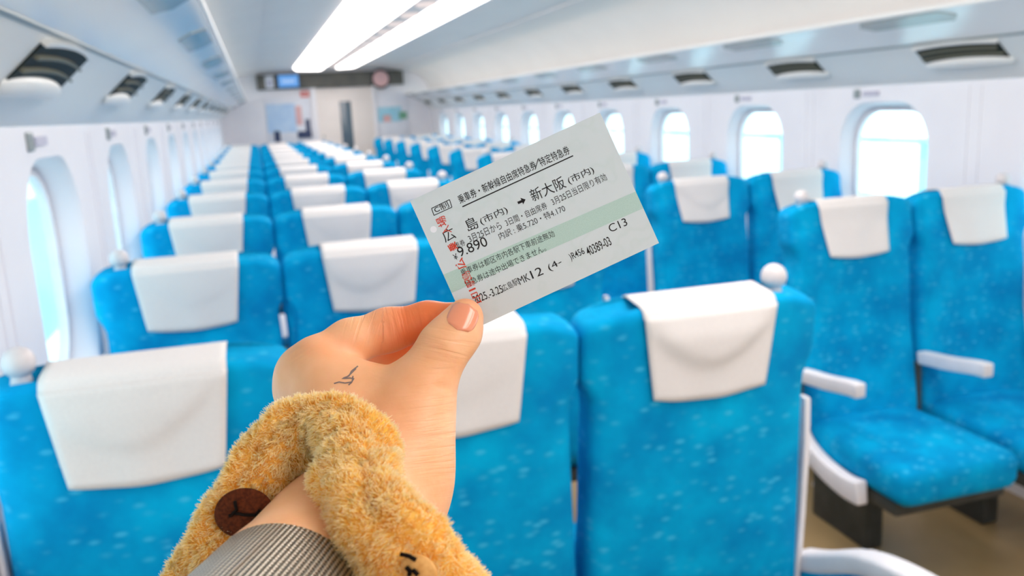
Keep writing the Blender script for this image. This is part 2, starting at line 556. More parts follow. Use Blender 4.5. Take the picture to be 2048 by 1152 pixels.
# ------------------------------------------------------------------ end wall
tag(box('wall_end', XL - 0.05, XR + 0.05, YE, YE + 0.08, 0, 2.3, M['greypanel']), kind='structure')
tag(box('wall_back', XL - 0.05, XR + 0.05, Y0 - 0.08, Y0, 0, 2.3, M['greypanel']), kind='structure')
tag(box('trim_90', 0.09, 2.25, YE - 0.07, YE + 0.005, 1.95, 2.17, M['brown'], None, 0.01), kind='structure')
d1 = empty('door_1', (1.34, YE, 0)); tag(d1, 'beige sliding door with a tall narrow window in the end wall', None, None, 'structure')
box('door_leaf', -0.42, 0.42, -0.045, -0.001, 0.0, 1.93, M['beige'], d1, 0.008)
box('door_window', -0.085, 0.085, -0.052, -0.044, 0.85, 1.735, M['smoke'], d1, 0.003)
box('door_frame', 0.42, 0.47, -0.06, -0.001, 0.0, 1.95, M['greypanel'], d1, 0.006)
box('door_frame', -0.50, -0.42, -0.06, -0.001, 0.0, 1.95, M['greypanel'], d1, 0.006)
box('door_handle', -0.37, -0.345, -0.066, -0.044, 0.95, 1.25, M['rack_trim'], d1, 0.004)

dsp = empty('information_display', (0.54, YE - 0.07, 2.06))
box('display_case', -0.165, 0.165, -0.05, 0.001, -0.10, 0.105, M['dark'], dsp, 0.01)
box('screen', -0.145, 0.145, -0.054, -0.049, -0.085, 0.09, M['led'], dsp)
bm = bmesh.new()
for i in range(5): bm_box(bm, -0.09 + i * 0.038, -0.065 + i * 0.038, -0.056, -0.053, -0.02, 0.02)
from_bm('screen_text', bm, M['ledtext'], dsp, False)
tag(dsp, 'blue glowing information display above the poster on the end wall', 'display')
w2 = empty('notice_plate', (0.27, YE - 0.075, 2.06))
box('plate', -0.06, 0.06, -0.02, 0.004, -0.09, 0.09, M['white'], w2, 0.004)
box('plate_print', -0.035, 0.035, -0.023, -0.018, -0.055, 0.02, M['lav'], w2)
tag(w2, 'small white notice plate left of the blue information display', 'notice')
rs = empty('round_sign', (1.90, YE - 0.07, 2.045))
bm = bmesh.new(); bmesh.ops.create_cone(bm, cap_ends=True, segments=40, radius1=0.118, radius2=0.118, depth=0.03)
bmesh.ops.rotate(bm, verts=bm.verts, cent=(0, 0, 0), matrix=Matrix.Rotation(PI / 2, 3, 'X'))
ob = from_bm('sign_disc', bm, M['pink'], rs, True, 40); ob.location.y = -0.015
bm = bmesh.new(); bmesh.ops.create_cone(bm, cap_ends=True, segments=40, radius1=0.15, radius2=0.15, depth=0.02)
bmesh.ops.rotate(bm, verts=bm.verts, cent=(0, 0, 0), matrix=Matrix.Rotation(PI / 2, 3, 'X'))
ob = from_bm('sign_rim', bm, M['dark'], rs, True, 40); ob.location.y = -0.009
tag(rs, 'round pale pink sign on the dark header above the end door', 'sign')
es = empty('warning_sign', (0.76, YE, 1.868))
box('sign_plate', -0.06, 0.06, -0.02, 0.001, -0.045, 0.045, M['red'], es, 0.004)
box('sign_mark', -0.03, 0.03, -0.023, -0.019, -0.012, 0.012, M['white'], es)
tag(es, 'small red sign on the end wall under the blue display', 'sign')

p1 = empty('advert_poster', (0.50, YE, 1.48))
box('poster_sheet', -0.33, 0.33, -0.018, 0.001, -0.32, 0.36, M['white'], p1, 0.003)
box('poster_picture', -0.32, 0.10, -0.021, -0.017, -0.16, 0.26, M['postblue'], p1)
box('poster_picture', 0.11, 0.315, -0.021, -0.017, -0.18, 0.25, M['white'], p1)
box('poster_figure', 0.10, 0.31, -0.026, -0.02, -0.26, -0.15, M['postdark'], p1)
box('poster_figure', 0.23, 0.30, -0.026, -0.02, -0.15, 0.02, M['postdark'], p1)
box('poster_figure', -0.24, -0.15, -0.026, -0.02, -0.29, -0.13, M['postdark'], p1)
box('poster_figure', 0.10, 0.19, -0.025, -0.019, -0.06, 0.22, M['postpink'], p1, 0.002)
tag(p1, 'large blue and white poster on the end wall left of the door', 'poster')
p2 = empty('framed_poster', (2.05, YE, 1.45))
box('poster_sheet', -0.24, 0.24, -0.018, 0.001, -0.34, 0.40, M['white'], p2, 0.003)
box('poster_picture', -0.22, 0.14, -0.022, -0.017, -0.05, 0.17, M['postcyan'], p2)
box('poster_picture', -0.15, -0.03, -0.026, -0.021, -0.05, 0.05, M['postpink'], p2)
box('poster_picture', 0.10, 0.22, -0.025, -0.017, -0.02, 0.09, M['postgreen'], p2)
tag(p2, 'white poster with a pale cyan picture right of the end door', 'poster')

# ------------------------------------------------------------------ outside, seen through the windows
def fence(X, label):
    r = empty('platform_railing', (X, 6.5, 0))
    box('rail', -0.04, 0.04, -9, 14, 1.08, 1.12, M['outside'], r)
    box('parapet', -0.06, 0.06, -9, 14, -1.2, 0.62, M['outside'], r)
    p0 = None
    for i in range(12):
        if p0 is None: p0 = box('post', -0.03, 0.03, -0.03, 0.03, 0.62, 1.09, M['outside'], r); o = p0
        else: o = p0.copy(); COL.objects.link(o)
        o.location.y = -8.6 + i * 2.0
    tag(r, label, 'railing')
fence(5.2, 'pale railing on the platform outside the right-hand windows')
fence(-3.0, 'pale railing on the platform outside the left-hand windows')

# ------------------------------------------------------------------ seats
ZT = 1.186
HW = 0.215
def s_half(z):
    """half-width of the backrest at height z"""
    if z > 1.075: return 0.242
    if z > 1.0: return 0.222 + 0.020 * (3 * ((z - 1.0) / 0.075) ** 2 - 2 * ((z - 1.0) / 0.075) ** 3)
    return 0.222 + 0.016 * min(1, (1.0 - z) / 0.45)
def s_back(z): return (ZT - z) * 0.075
def s_thick(z):
    if z > 1.0: return 0.125 - 0.025 * min(1, (z - 1.0) / 0.12)
    return 0.125 - 0.02 * math.sin(min(1, (1.0 - z) / 0.25) * PI / 2) + 0.03 * max(0, (0.75 - z) / 0.35)
def backrest_mesh():
    zs = [0.40, 0.42, 0.46, 0.55, 0.65, 0.75, 0.85, 0.93, 0.98, 1.01, 1.03, 1.05, 1.07, 1.085, 1.11, 1.135, 1.155, 1.168, 1.174, 1.179, 1.183, 1.186]
    N = 44; v = []; f = []
    for z in zs:
        hw, t, yb = s_half(z), s_thick(z), s_back(z)
        top = max(0, z - (ZT - 0.018)) / 0.018; bot = max(0, 0.44 - z) / 0.04
        sh = 0.018 * (1 - math.sqrt(max(0, 1 - top * top))) + 0.03 * bot * bot
        hx, hy = hw - sh * 0.8, t / 2 - sh
        r = min(hy, 0.045 - 0.015 * max(0, min(1, (z - 0.98) / 0.08)))
        for i in range(N):
            a = 2 * PI * (i + 0.5) / N
            # even perimeter spacing using a superellipse-like parametrisation
            d = rr_dist(math.atan2(math.sin(a) * hy, math.cos(a) * hx), hx, hy, r)
            aa = math.atan2(math.sin(a) * hy, math.cos(a) * hx)
            x, y = d * math.cos(aa), d * math.sin(aa)
            head = max(0, min(1, (z - 1.0) / 0.07))
            q = abs(x) / hw
            y2 = y + yb + t / 2 + head * 0.012 * q ** 3
            zz = z - head * 0.032 * q ** 6 * (z - 1.0) / 0.186
            if y > 0 and z < 1.0: y2 += 0.02 * max(0, q - 0.55) / 0.45 * min(1, (1.0 - z) / 0.1)
            zz += head * (y / (t / 2)) * 0.006 * max(0, (z - 1.1) / 0.086)
            v.append((x, y2, zz))
    for j in range(len(zs) - 1):
        for i in range(N):
            k = (i + 1) % N
            f.append((j * N + i, j * N + k, (j + 1) * N + k, (j + 1) * N + i))
    f += [tuple(range(N)), tuple(range((len(zs) - 1) * N, len(zs) * N))]
    return v, f

def cover_mesh(kind):
    """cloth over the headrest: back drop, top, front drop"""
    rnd = random.Random(kind + 5)
    path = []
    t = s_thick(ZT)
    zb, nb = 1.006, 16
    off = 0.0038
    for i in range(nb):
        z = zb + (ZT - 0.018 - zb) * i / (nb - 1)
        path.append((s_back(z) - off, z, 0))
    for i in range(1, 9):
        w = PI / 2 * i / 9
        path.append((0.018 * (1 - math.cos(w)) - off * math.cos(w) + 0.002, ZT - 0.018 + 0.018 * math.sin(w) + off * math.sin(w) - 0.005, 1))
    for i in range(5):
        u = i / 4
        path.append((0.020 + (t - 0.040) * u, ZT + off - 0.004 + 0.007 * u, 2))
    for i in range(1, 9):
        w = PI / 2 * (1 - i / 9)
        path.append((t - 0.018 + 0.018 * math.cos(w) + off * math.cos(w), ZT - 0.018 + 0.018 * math.sin(w) + off * math.sin(w) + 0.003, 3))
    for i in range(nb):
        z = ZT - 0.015 - (ZT - 0.015 - zb) * i / (nb - 1)
        path.append((s_back(z) + s_thick(z) + off + 0.003, z, 4))
    nu = 22
    v = []
    z0 = 1.088 + 0.012 * rnd.random(); amp = (0.013, 0.003, 0.007)[kind]; skew = (0.0, 0.03, -0.03)[kind]
    for (y, z, part) in path:
        drop = max(0, min(1, (ZT - 0.02 - z) / (ZT - 0.02 - zb)))
        hw = 0.1335 - 0.0195 * drop
        for k in range(nu + 1):
            u = -1 + 2 * k / nu
            x = u * hw
            zz, yy = z, y
            sgn = -1 if part in (0, 1) else 1
            if part in (0, 4):
                zz -= drop ** 6 * (0.012 * (1 - u * u) - 0.004)
                zf = z0 - 0.028 + 0.085 * min(1.0, (u - skew * 5) ** 2)
                fold = 1 / (1 + math.exp(-(z - zf) / 0.0055))
                yy += sgn * (amp * fold * (1 - u ** 6) * max(0, min(1, (ZT - 0.012 - z) / 0.05)) + 0.003 * drop + 0.0015 * math.sin(u * 7 + kind) * drop)
                yy += sgn * 0.0035
            v.append((x, yy, zz))
    f = []
    n = len(path); w = nu + 1
    for j in range(n - 1):
        for k in range(nu):
            f.append((j * w + k, j * w + k + 1, (j + 1) * w + k + 1, (j + 1) * w + k))
    me = bpy.data.meshes.new('headrest_cover')
    me.from_pydata(v, [], f)
    bm = bmesh.new(); bm.from_mesh(me); bpy.data.meshes.remove(me)
    bmesh.ops.recalc_face_normals(bm, faces=bm.faces)
    bmesh.ops.solidify(bm, geom=bm.faces[:], thickness=0.0022)
    me = bpy.data.meshes.new('headrest_cover'); bm.to_mesh(me); bm.free()
    me.materials.append(M['cover'])
    me.polygons.foreach_set('use_smooth', [True] * len(me.polygons))
    return me

def sheet(pts, x0, x1, th):
    """thick curved band: (y, z) centre line, x range, thickness"""
    v = []; n = len(pts); f = []
    for i, (y, z) in enumerate(pts):
        a = Vector(pts[min(i + 1, n - 1)]) - Vector(pts[max(i - 1, 0)])
        a.normalize(); nn = Vector((-a.y, a.x)) * (th[i] if hasattr(th, '__len__') else th) / 2
        for x, s in ((x0, 1), (x1, 1), (x1, -1), (x0, -1)):
            v.append((x, y + nn.x * s, z + nn.y * s))
    for i in range(n - 1):
        for k in range(4):
            l = (k + 1) % 4
            f.append((4 * i + k, 4 * i + l, 4 * i + 4 + l, 4 * i + 4 + k))
    f += [(0, 1, 2, 3), tuple(4 * (n - 1) + q for q in range(4))]
    return v, f

def bev(o, w=0.008, seg=3):
    bm = bmesh.new(); bm.from_mesh(o.data)
    es = [e for e in bm.edges if len(e.link_faces) == 2 and e.calc_face_angle(0) > 0.7]
    bmesh.ops.bevel(bm, geom=es, offset=w, segments=seg, affect='EDGES', profile=0.5, clamp_overlap=True)
    bm.to_mesh(o.data); bm.free()
    o.data.polygons.foreach_set('use_smooth', [True] * len(o.data.polygons))
    o.data.set_sharp_from_angle(angle=math.radians(40))

COVERS = [cover_mesh(i) for i in range(3)]
def make_seat(arms, end):
    """arms: x positions with an armrest; end: -1/+1 = side of the bench end (knob, shell), 0 = middle seat"""
    r = empty('passenger_chair')
    v, f = backrest_mesh()
    b = pyd('backrest', v, f, M['fabric'], r, True)
    for s in ((end,) if end else ()):
        pts = [(s_back(z) + s_thick(z) * 0.36, z) for z in (0.44, 0.55, 0.7, 0.85, 0.95)]
        pts = pts[:]; x = s * (0.241 if end > 0 else 0.236); hx_ = 0.007 if end > 0 else 0.005
        v, f = sheet(pts, x - hx_, x + hx_, [0.045, 0.045, 0.04, 0.035, 0.025])
        o = pyd('side_trim', v, f, M['arm'], r, True); bev(o, 0.004, 2)
    c = link('headrest_cover', COVERS[0], None, r)
    bm = rbox(0.425, 0.50, 0.125, 0.045, 9, 0.012)
    bmesh.ops.translate(bm, verts=bm.verts, vec=(0, 0.40, 0.405))
    from_bm('seat_cushion', bm, M['fabric'], r)
    bm = bmesh.new()
    bm_box(bm, -0.20, 0.20, 0.14, 0.60, 0.305, 0.352, 0.01)
    from_bm('seat_frame', bm, M['dark'], r, True, 35)
    # pedestal
    v = [(-0.035, y, z) for y, z in ((-0.03, 0), (0.27, 0), (0.27, 0.315), (0.19, 0.315), (0.19, 0.2), (0.02, 0.2), (0.0, 0.315), (-0.03, 0.315))]
    v += [(0.035, y, z) for _, y, z in v]
    n = 8
    f = [tuple(range(n)), tuple(range(n, 2 * n))] + [(i, (i + 1) % n, n + (i + 1) % n, n + i) for i in range(n)]
    o = pyd('pedestal', v, f, M['dark'], r, True); bev(o, 0.006, 2)
    for x in arms:
        pts = arc([(0.185, 0.63), (0.22, 0.635), (0.32, 0.645), (0.43, 0.662), (0.475, 0.664)], 4)
        v, f = sheet(pts, x - 0.0185, x + 0.0185, 0.044)
        o = pyd('armrest', v, f, M['arm'], r, True); bev(o, 0.009, 3)
        v, f = sheet([(0.165, 0.61), (0.17, 0.50), (0.18, 0.36)], x - 0.009, x + 0.009, 0.03)
        o = pyd('armrest_post', v, f, M['dark'], r, True); bev(o, 0.004, 2)
    if end:
        x = end * 0.238
        pts = arc([(0.155, 0.52), (0.168, 0.465), (0.210, 0.405), (0.30, 0.362), (0.42, 0.342), (0.50, 0.348)], 5)
        v, f = sheet(pts, x - 0.020, x + 0.020, [0.042 + 0.034 * i / (len(pts) - 1) for i in range(len(pts))])
        o = pyd('side_shell', v, f, M['arm'], r, True); bev(o, 0.012, 3)
        bm = bmesh.new(); bmesh.ops.create_uvsphere(bm, u_segments=20, v_segments=14, radius=0.0245)
        k = from_bm('grab_knob', bm, M['knob'], r); k.location = (end * 0.168, 0.062, 1.202)
        bm = bmesh.new(); bmesh.ops.create_cone(bm, cap_ends=True, segments=16, radius1=0.018, radius2=0.012, depth=0.03)
        k2 = from_bm('knob_stem', bm, M['knob'], k, True, 50); k2.location = (0, 0, -0.026)
        bm = bmesh.new(); bmesh.ops.create_uvsphere(bm, u_segments=12, v_segments=8, radius=0.018)
        o = from_bm('pedal', bm, M['arm'], r); o.location = (0.0, 0.29 - 0.34, 0.10)
    return r

XS = [-0.2150, 0.2730, 0.7590]
protoA = make_seat((-0.238, 0.238), -1)
protoB = make_seat((0.238,), 0)
protoC = make_seat((0.238,), 1)
protoD = make_seat((0.236, -0.234), 1)
protoE = make_seat((-0.235,), -1)
rn = random.Random(3)
used = set()
def place(p, loc, rz, label, group, cov):
    o = p if p not in used else dup(p)
    used.add(p)
    o.location = loc; o.rotation_euler = (0, 0, rz)
    for c in [x for x in bpy.data.objects if x.parent == o]:
        if c.name.startswith('headrest_cover'): c.data = COVERS[cov]
    tag(o, label, 'train seat', group)
protos = (protoA, protoB, protoC)
for k in range(11, -1, -1) if False else range(12):
    for j in range(3):
        what = ('window seat', 'middle seat', 'aisle seat')[j]
        cov = (2, 1, 0)[j] if k == 0 else rn.choice((1, 1, 2))
        place(protos[j], (XS[j], 1.372 + PITCHY * k, 0), 0,
              'blue %s seen from behind, white cover, %s row of three on the left' % (what, ordn(k)), 'blue seats of the three-seat rows', cov)
# the nearest aisle seat shows its armrest running back past the backrest
near = [o for o in bpy.data.objects if o.get('label', '').startswith('blue aisle seat seen from behind') and 'nearest row' in o['label'] and abs(o.location.y - 1.372) < .01][0]
v, f = sheet(arc([(0.10, 0.565), (0.02, 0.60), (-0.10, 0.662), (-0.22, 0.69), (-0.36, 0.70)], 5), 0.245, 0.300, 0.042)
o = pyd('armrest', v, f, M['arm'], near, True); bev(o, 0.012, 3)
v, f = sheet(arc([(0.10, 0.425), (0.02, 0.455), (-0.10, 0.522), (-0.22, 0.55), (-0.35, 0.56)], 5), 0.252, 0.292, 0.235)
o = pyd('side_panel', v, f, M['fabric'], near, True); bev(o, 0.008, 2)
for k in range(11):
    for j in range(2):
        what = ('aisle seat', 'window seat')[j]
        place((protoD, protoE)[j], ((1.885, 2.375)[j], 2.56 + PITCHY * k, 0), PI,
              'blue %s facing the camera, white cover, %s row of two on the right' % (what, ordn(k)), 'blue seats of the two-seat rows', rn.choice((1, 1, 2)))
# ------------------------------------------------------------------ hand, ticket, wristband, bracelet (built in camera-relative metres)
ROT = CM.to_3x3()
def cpt(u, v, d):
    """point at pixel (u, v), depth d, in camera-axes metres relative to the eye"""
    return np.array(((u - 1024) / F_PX * d, -(v - 576) / F_PX * d, -d))
HB = CM @ Vector(cpt(760, 880, 0.335))            # base point of the hand group
def toW(p):
    """camera-axes metres to object space of things placed at HB"""
    return ROT @ Vector(p) + CAM - HB

class Cone:
    def __init__(s, a, b, ra, rb): s.a, s.b, s.ra, s.rb = a, b, ra, rb
    def d(s, P):
        ab = s.b - s.a
        t = np.clip(((P - s.a) @ ab) / (ab @ ab), 0, 1)
        q = P - s.a - t[..., None] * ab
        return np.sqrt((q * q).sum(-1)) - (s.ra + t * (s.rb - s.ra))
def chain(pts):
    """[(u, v, d, r_px), ...] to round cones"""
    out = []
    for (u, v, d, r), (u2, v2, d2, r2) in zip(pts, pts[1:]):
        out.append(Cone(cpt(u, v, d), cpt(u2, v2, d2), r / F_PX * d, r2 / F_PX * d2))
    return out
def smin(a, b, k):
    h = np.clip(0.5 + 0.5 * (b - a) / k, 0, 1)
    return b + (a - b) * h - k * h * (1 - h)

TD = 0.3515                                        # ticket distance
palm = (chain([(640, 722, .350, 44), (712, 850, .338, 68), (752, 985, .334, 78)]) +
        chain([(606, 742, .356, 50), (690, 860, .341, 70), (735, 990, .337, 76)]) +
        chain([(604, 772, .366, 54), (668, 880, .351, 72), (715, 1000, .344, 76)]) +
        chain([(612, 800, .375, 50), (668, 900, .361, 66), (715, 1000, .348, 76)]) +
        chain([(670, 775, .349, 52), (826, 790, .338, 56)]) +
        chain([(700, 830, .346, 66), (790, 880, .338, 82)]) +
        chain([(846, 766, .3375, 48), (822, 850, .335, 72), (796, 930, .334, 90), (776, 1010, .334, 88)]))
arm_ = [Cone(cpt(752, 985, .336), np.array((-.0687, -.0997, -.265)), .0270, .0275),
        Cone(np.array((-.0687, -.0997, -.265)), np.array((-.093, -.126, -.15)), .0275, .034),
        Cone(np.array((-.093, -.126, -.15)), np.array((-.108, -.143, -.08)), .034, .038)]
thumb = chain([(840, 795, .3370, 54), (888, 695, .3400, 48), (917, 662, .3425, 42), (931, 631, .3445, 34)])
index = chain([(640, 716, .352, 45), (700, 684, .358, 44), (776, 660, .3625, 42), (856, 642, .3625, 37), (925, 634, .3590, 30)])
middle = chain([(606, 742, .358, 44), (690, 716, .388, 42), (772, 694, .402, 40), (840, 668, .388, 35), (902, 652, .3650, 30)])
ring = chain([(604, 772, .368, 44), (690, 770, .405, 42), (735, 800, .400, 38), (745, 840, .376, 32)])
pinky = chain([(612, 800, .377, 38), (672, 838, .406, 36), (712, 862, .396, 32), (722, 884, .376, 28)])

def U(prims, P, k):
    d = None
    for c in prims:
        e = c.d(P); d = e if d is None else smin(d, e, k)
    return d
def bump_line(P, a, b, w, h):
    """soft furrow along the segment a-b: h metres deep, w metres wide"""
    ab = b - a
    t = np.clip(((P - a) @ ab) / (ab @ ab), 0, 1)
    q = P - a - t[..., None] * ab
    return h * np.exp(-(q * q).sum(-1) / (w * w)) * np.clip(4 * np.minimum(t, 1 - t) + .35, 0, 1)
FUR = [((764, 606, .353), (786, 700, .352), .0010, .0010), ((780, 604, .353), (798, 694, .352), .0009, .0008), ((750, 612, .352), (772, 690, .351), .0008, .0005),
       ((853, 596, .354), (862, 664, .353), .0010, .0009), ((866, 600, .355), (872, 650, .354), .0008, .0004),
       ((722, 628, .350), (756, 700, .349), .0009, .0005), ((706, 632, .349), (742, 700, .348), .0009, .0004),
       ((628, 664, .342), (690, 676, .340), .0022, .0010), ((676, 672, .340), (735, 700, .340), .0022, .0018), ((722, 690, .340), (766, 722, .341), .0024, .0026),
       ((640, 690, .340), (700, 704, .338), .0016, .0004),
       ((842, 676, .329), (905, 690, .327), .0008, .0006), ((836, 686, .329), (918, 703, .327), .0009, .0008), ((834, 698, .328), (926, 719, .327), .0008, .0007), ((836, 712, .328), (918, 733, .327), .0008, .0005),
       ((880, 752, .325), (915, 752, .328), .0010, .0008), ((872, 772, .325), (912, 776, .330), .0012, .0009)]
FUR = [(cpt(*a), cpt(*b), w, h) for a, b, w, h in FUR]
def sdf(P):
    d = U(palm, P, .011)
    d = smin(d, U(arm_, P, .006), .012)
    d = smin(d, U(thumb, P, .006), .008)
    f = U(index, P, .004)
    d = smin(d, f, .0035)
    for c in (middle, ring, pinky): d = smin(d, U(c, P, .004), .0018)
    for a, b, w, h in FUR: d = d + bump_line(P, a, b, w, h)
    return d

def surface(sdf, lo, hi, step):
    """surface nets over sparse blocks"""
    B = 16
    n = np.ceil((hi - lo) / step / B).astype(int) * B + 1
    V = np.full(n, 1.0, np.float32)
    ax = [lo[i] + step * np.arange(n[i]) for i in range(3)]
    for bi in range(0, n[0] - 1, B):
        for bj in range(0, n[1] - 1, B):
            for bk in range(0, n[2] - 1, B):
                c = np.array((ax[0][bi], ax[1][bj], ax[2][bk])) + step * B / 2
                dc = float(sdf(c[None])[0])
                if abs(dc) > step * B * 0.9 + 0.010:
                    V[bi:bi + B + 1, bj:bj + B + 1, bk:bk + B + 1] = dc; continue
                g = np.stack(np.meshgrid(ax[0][bi:bi + B + 1], ax[1][bj:bj + B + 1], ax[2][bk:bk + B + 1], indexing='ij'), -1)
                V[bi:bi + B + 1, bj:bj + B + 1, bk:bk + B + 1] = sdf(g)
    I = (V < 0)
    cs = I[:-1, :-1, :-1].astype(np.int8)
    cnt = sum(I[a:n[0] - 1 + a, b:n[1] - 1 + b, c:n[2] - 1 + c].astype(np.int8) for a in (0, 1) for b in (0, 1) for c in (0, 1))
    act = np.argwhere((cnt > 0) & (cnt < 8))
    idx = np.full(cnt.shape, -1, np.int64); idx[tuple(act.T)] = np.arange(len(act))
    acc = np.zeros((len(act), 3)); num = np.zeros(len(act))
    cor = [(a, b, c) for a in (0, 1) for b in (0, 1) for c in (0, 1)]
    for p in cor:
        for axn in range(3):
            if p[axn]: continue
            q = list(p); q[axn] = 1
            va = V[tuple((act + p).T)]; vb = V[tuple((act + q).T)]
            m_ = (va < 0) != (vb < 0)
            t = np.where(m_, va / np.where(m_, va - vb, 1), 0)
            pt = np.array(p, float)[None] + t[:, None] * (np.array(q) - np.array(p))
            acc[m_] += pt[m_]; num[m_] += 1
    verts = lo + step * (act + acc / num[:, None])
    faces = []
    for axn in range(3):
        o1, o2 = [(1, 2), (2, 0), (0, 1)][axn]
        sl0 = [slice(None)] * 3; sl1 = [slice(None)] * 3
        sl0[axn] = slice(0, -1); sl1[axn] = slice(1, None)
        ch = np.argwhere(I[tuple(sl0)] != I[tuple(sl1)])
        ch = ch[(ch[:, o1] > 0) & (ch[:, o2] > 0) & (ch[:, o1] < n[o1] - 1) & (ch[:, o2] < n[o2] - 1)]
        e1 = np.zeros(3, int); e1[o1] = 1; e2 = np.zeros(3, int); e2[o2] = 1
        q = [idx[tuple(x.T)] for x in (ch - e1 - e2, ch - e2, ch, ch - e1)]
        quad = np.stack(q, 1)
        ins = I[tuple(ch.T)]
        quad[~ins] = quad[~ins][:, ::-1]
        faces.append(quad)
    return verts, np.concatenate(faces)

lo = np.array((-.128, -.170, -.415)); hi = np.array((-.006, .004, -.075))
hv, hf = surface(sdf, lo, hi, .00072)
def nproj(v):
    d = -v[:, 2]
    return 1024 + F_PX * v[:, 0] / d, 576 - F_PX * v[:, 1] / d

def raymarch(u, v, d0=.27):
    """distance along the pixel ray to the skin"""
    dirn = cpt(u, v, 1.0); t = d0
    for _ in range(60):
        s = float(sdf((dirn * t)[None])[0])
        t += s * 0.8 / np.linalg.norm(dirn)
        if abs(s) < 1e-6: break
    return t

def fast_mesh(name, v, f):
    me = bpy.data.meshes.new(name)
    me.vertices.add(len(v)); me.vertices.foreach_set('co', np.asarray(v, np.float32).ravel())
    k = f.shape[1]
    me.loops.add(f.size); me.loops.foreach_set('vertex_index', f.ravel().astype(np.int32))
    me.polygons.add(len(f)); me.polygons.foreach_set('loop_start', (np.arange(len(f)) * k).astype(np.int32))
    me.polygons.foreach_set('loop_total', np.full(len(f), k, np.int32))
    me.update(calc_edges=True); me.validate()
    return me
R3 = np.array(ROT)
OFF = np.array(CAM - HB)
def toWn(v): return v @ R3.T + OFF

# smooth a little
def relax(v, f, it=2, lam=0.5):
    e = np.concatenate([f[:, [0, 1]], f[:, [1, 2]], f[:, [2, 3]], f[:, [3, 0]]])
    for _ in range(it):
        s = np.zeros_like(v); c = np.zeros(len(v))
        for a, b in ((0, 1), (1, 0)):
            np.add.at(s, e[:, a], v[e[:, b]]); np.add.at(c, e[:, a], 1)
        v = v + lam * (s / np.maximum(c, 1)[:, None] - v)
    return v
hv = relax(hv, hf, 2)

def skin():
    m = mat('skin', srgb(236, 186, 150), 0.42, 0.4)
    N = NT(m); p = N.p
    p.inputs['Subsurface Weight'].default_value = 0.35
    p.inputs['Subsurface Radius'].default_value = (1.0, 0.36, 0.16)
    p.inputs['Subsurface Scale'].default_value = 0.0026
    at = N.n('ShaderNodeAttribute', attribute_name='redness')
    ck = N.n('ShaderNodeAttribute', attribute_name='crease')
    cm_ = N.n('ShaderNodeAttribute', attribute_name='crease_mask')
    tc = N.n('ShaderNodeTexCoord')
    n1 = N.n('ShaderNodeTexNoise'); n1.inputs['Scale'].default_value = 55; n1.inputs['Detail'].default_value = 4
    N.l(tc.outputs['Object'], n1.inputs['Vector'])
    base = N.ramp(n1.outputs[0], [(0.3, srgb(235, 174, 126)), (0.7, srgb(245, 192, 150))])
    N.l(N.mix(at.outputs['Fac'], base, srgb(232, 108, 44)), p.inputs['Base Color'])
    n2 = N.n('ShaderNodeTexNoise'); n2.inputs['Scale'].default_value = 420; n2.inputs['Detail'].default_value = 3
    N.l(tc.outputs['Object'], n2.inputs['Vector'])
    n3 = N.n('ShaderNodeTexNoise'); n3.inputs['Scale'].default_value = 1.0; n3.inputs['Detail'].default_value = 3; n3.inputs['Distortion'].default_value = 0.4
    N.l(ck.outputs['Vector'], n3.inputs['Vector'])
    w = N.math('MULTIPLY', N.ramp(n3.outputs[0], [(0.36, (0, 0, 0, 1)), (0.54, (1, 1, 1, 1))]), cm_.outputs['Fac'])
    h = N.math('ADD', w, N.math('MULTIPLY', n2.outputs[0], 0.35))
    N.bump(h, 0.00035, 0.7)
    return m
M['skin'] = skin()
M['nail'] = mat('nail', srgb(230, 146, 110), 0.2, 0.6)
M['nail'].node_tree.nodes['Principled BSDF'].inputs['Coat Weight'].default_value = 0.5

person = bpy.data.objects.new('person', None); COL.objects.link(person); person.location = HB; person.empty_display_size = .05
tag(person, "person's raised left hand and forearm pinching the train ticket between thumb and forefinger", 'person')
me = fast_mesh('hand', toWn(hv), hf)
pu, pv = nproj(hv)
# attributes: redness of the fingers, fine crease pattern
fi = np.minimum(U(index[2:], hv, .004), U(middle[1:], hv, .004))
ti = U(thumb[2:], hv, .004)
red = np.clip(1 - fi / .006, 0, 1) * np.clip((pu - 690) / 120, 0, 1) * .8 + np.clip(1 - ti / .004, 0, 1) * np.clip((675 - pv) / 50, 0, 1) * .28
kn = np.exp(-(((pu - 660) / 60) ** 2 + ((pv - 690) / 30) ** 2)) * .25
cr = np.zeros((len(hv), 3)); cm_ = np.zeros(len(hv))
def patch(cu, cv, su, sv, dirx, diry, wl):
    global cr, cm_
    m_ = np.exp(-(((pu - cu) / su) ** 2 + ((pv - cv) / sv) ** 2))
    s = (pu * dirx + pv * diry) / wl; t = (pv * dirx - pu * diry) / wl * .10
    sel = m_ > cm_
    cr = np.where(sel[:, None], np.stack([s, t, np.zeros_like(s)], 1), cr); cm_ = np.maximum(cm_, m_)
patch(880, 690, 55, 30, -.2, .98, 11)
patch(875, 870, 70, 90, .12, .99, 13)
patch(730, 650, 40, 50, .93, .3, 12)
patch(800, 650, 40, 50, .97, -.2, 13)
patch(600, 690, 45, 25, .55, .83, 12)
cm_[cm_ < .08] = 0
a = me.attributes.new('crease', 'FLOAT_VECTOR', 'POINT'); a.data.foreach_set('vector', cr.astype(np.float32).ravel())
for nm, arr in (('redness', np.clip(red + kn, 0, 1)), ('crease_mask', cm_)):
    a = me.attributes.new(nm, 'FLOAT', 'POINT'); a.data.foreach_set('value', arr.astype(np.float32))
link('hand', me, M['skin'], person)

